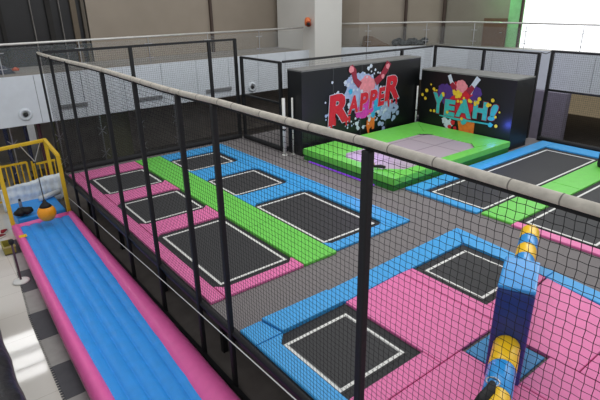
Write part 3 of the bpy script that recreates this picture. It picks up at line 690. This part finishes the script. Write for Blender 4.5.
# clutter on the floor
t = thing('storage_crate', 'small olive crate on the floor left of the inflatable', 'crate', (.93, 11.6, 0.014))
f = BM(); x0, x1, y0, y1 = .78, 1.0, 11.35, 11.75
for a in ((x0, x1, y0, y0+.02), (x0, x1, y1-.02, y1), (x0, x0+.02, y0+.02, y1-.02), (x1-.02, x1, y0+.02, y1-.02)): box(f, *a, .014, .2)
box(f, x0, x1, y0, y1, .014, .03); obj('body', f, mat('olive_plastic', (150, 140, 60), .6), t)
obj('rim', box(BM(), x0-.01, x1+.01, y0-.012, y0, .17, .21), mat('khaki_plastic', (176, 166, 110), .6), t)
def shoe(x, y, rz, m, lab):
    t = thing('shoe', lab, 'shoe', (x, y, 0), 'shoes on the floor left of the inflatable')
    mp = lambda u, v, h: (x+math.cos(rz)*u-math.sin(rz)*v, y+math.sin(rz)*u+math.cos(rz)*v, h)
    out = [(-.12, -.035), (-.05, -.04), (.05, -.045), (.12, -.03), (.14, 0), (.12, .03), (.05, .045), (-.05, .04), (-.12, .035), (-.135, 0)]
    obj('sole', prism(BM(), out, .015, .04, mp), WHITE, t)
    f = BM(); a = [f.verts.new(mp(u*.95, v*.95, .04)) for u, v in out]; b_ = [f.verts.new(mp(u*.7-.03, v*.6, .11 if u < 0 else .07)) for u, v in out]
    for i in range(10): face(f, [a[i], a[(i+1) % 10], b_[(i+1) % 10], b_[i]])
    face(f, b_); face(f, a[::-1]); obj('upper', f, m, t, True)
shoe(.86, 12.45, .4, mat('maroon_shoe', (130, 24, 40), .6), 'maroon shoe left of the near yellow arch leg')
shoe(.98, 12.7, 1.0, mat('crimson_shoe', (160, 30, 50), .6), 'crimson shoe tucked beside the yellow arch leg')
shoe(.9, 12.1, .1, mat('white_shoe', (200, 200, 198), .6), 'white shoe behind the olive crate')

# blue mat and wrecking ball arch behind the run
tag(obj('landing_mat', box(BM(), 1.3, 2.37, 12.6, 13.82, 0, .28), INFB, bevel=.03), 'thick blue crash mat behind the far end of the inflatable run', 'crash mat')
t = thing('wrecking_ball_arch', 'yellow padded arch frame straddling the far end of the inflatable run', 'arch frame', (1.8, 12.8, 0))
W_ = .085
A0, A1 = (1.17, 12.5), (2.42, 12.5); B0, B1 = (1.32, 14.12), (2.50, 14.12)
for nm, a, c in (('leg', (*A0, 0), (*A0, 1.62)), ('leg', (*A1, 0), (*A1, 1.68)), ('leg', (*B0, 0), (*B0, 1.66)), ('leg', (*B1, 0), (*B1, 1.70)),
              ('side_bar', (*A0, 1.60), (*B0, 1.66)), ('side_bar', (*A1, 1.66), (*B1, 1.70)), ('top_bar', (B0[0]-.04, B0[1], 1.64), (B1[0]+.04, B1[1], 1.70))):
    obj(nm, bar(BM(), a, c, W_), YELLOW, t, bevel=.012)
t = thing('wrecking_ball', 'orange ball hanging on a cable and grey straps over the run', 'ball', (1.825, 11.86, .56))
bz = .56; BX, BYY = 1.825, 11.86
f = BM(); bmesh.ops.create_uvsphere(f, u_segments=28, v_segments=18, radius=.2, matrix=Matrix.Translation((BX, BYY, bz))); obj('ball', f, ORANGE, t, True)
obj('cap', lathe(BM(), [(.135, 0), (.10, .05), (.05, .10), (.025, .17)], (BX, BYY, bz+.155), 20), BLACK, t, True)
obj('cable', tube(BM(), [(BX, BYY, bz+.3), (1.93, 12.6, 1.58)], .012, 8), STEELB, t)
for x in (1.9, 2.36): obj('strap', tube(BM(), [(1.93, 12.6, 1.58), (x, 14.05, 1.66)], .014, 6), SILV, t)
# corrugated silver sheet, roll, bag, bottle, railing
f = BM(); n = 60; A = []; 
for i in range(n+1):
    x = 1.2+1.5*i/n
    A.append([f.verts.new((x, 13.95+.02*math.sin(i*.9)+.03*math.sin(z*26), z+.012*math.sin(x*9))) for z in [.05+(.078+.016*i/n)*k for k in range(9)]])
for a, c in zip(A, A[1:]):
    for k in range(8): face(f, [a[k], a[k+1], c[k+1], c[k]])
o = obj('silver_sheet', f, mat('silvery_film', (236, 243, 247), .35, var=.15, scale=5), smooth=True); s = o.modifiers.new('s', 'SOLIDIFY'); s.thickness = .02
tag(o, 'rippled silvery plastic sheet standing behind the blue crash mat', 'plastic sheet')
tag(obj('foam_roll', tube(BM(), [(1.98, 13.5, .355), (2.2, 13.58, .36), (2.52, 13.72, .37)], .07, 14), mat('white_foam', (220, 225, 228), .5), smooth=True), 'white foam roll lying on the blue crash mat', 'foam roll')
f = BM(); random.seed(2)
for k in range(5): lump(f, (1.38+.05*k, 12.72+.06*(k % 3), .385+.02*(k % 2)), (.12, .11, .09))
tag(obj('black_bag', f, BLACK, smooth=True), 'limp black bag on the blue mat beside the left arch leg', 'bag')
t = thing('water_bottle', 'small grey bottle with a dark top on the blue mat', 'bottle', (1.52, 13.4, .28))
obj('body', lathe(BM(), [(.035, 0), (.04, .02), (.04, .14), (.03, .17)], (1.52, 13.4, .28), 14), mat('grey_bottle', (130, 130, 140), .3), t, True)
obj('cap', lathe(BM(), [(.03, 0), (.03, .05)], (1.52, 13.4, .45), 12), BLACK, t)
t = thing('yellow_railing', 'yellow picket railing standing behind the silvery sheet', 'railing', (2, 14.5, 0))
YR = 14.5
for a, c, z in ((.6, 2.02, 1.08), (2.16, 2.72, 1.0)):
    obj('handrail', bar(BM(), (a, YR, z), (c, YR, z+.02), .05), YELLOW, t)
    obj('bottom_rail', bar(BM(), (a, YR, .15), (c, YR, .15), .04), YELLOW, t)
    k = a+.03
    while k < c:
        obj('picket', bar(BM(), (k, YR, .15 if k > a+.05 else 0), (k, YR, z), .028), YELLOW, t); k += .125
for x in (2.02, 2.14): obj('post', bar(BM(), (x, YR, 0), (x, YR, 1.1), .04), YELLOW, t)
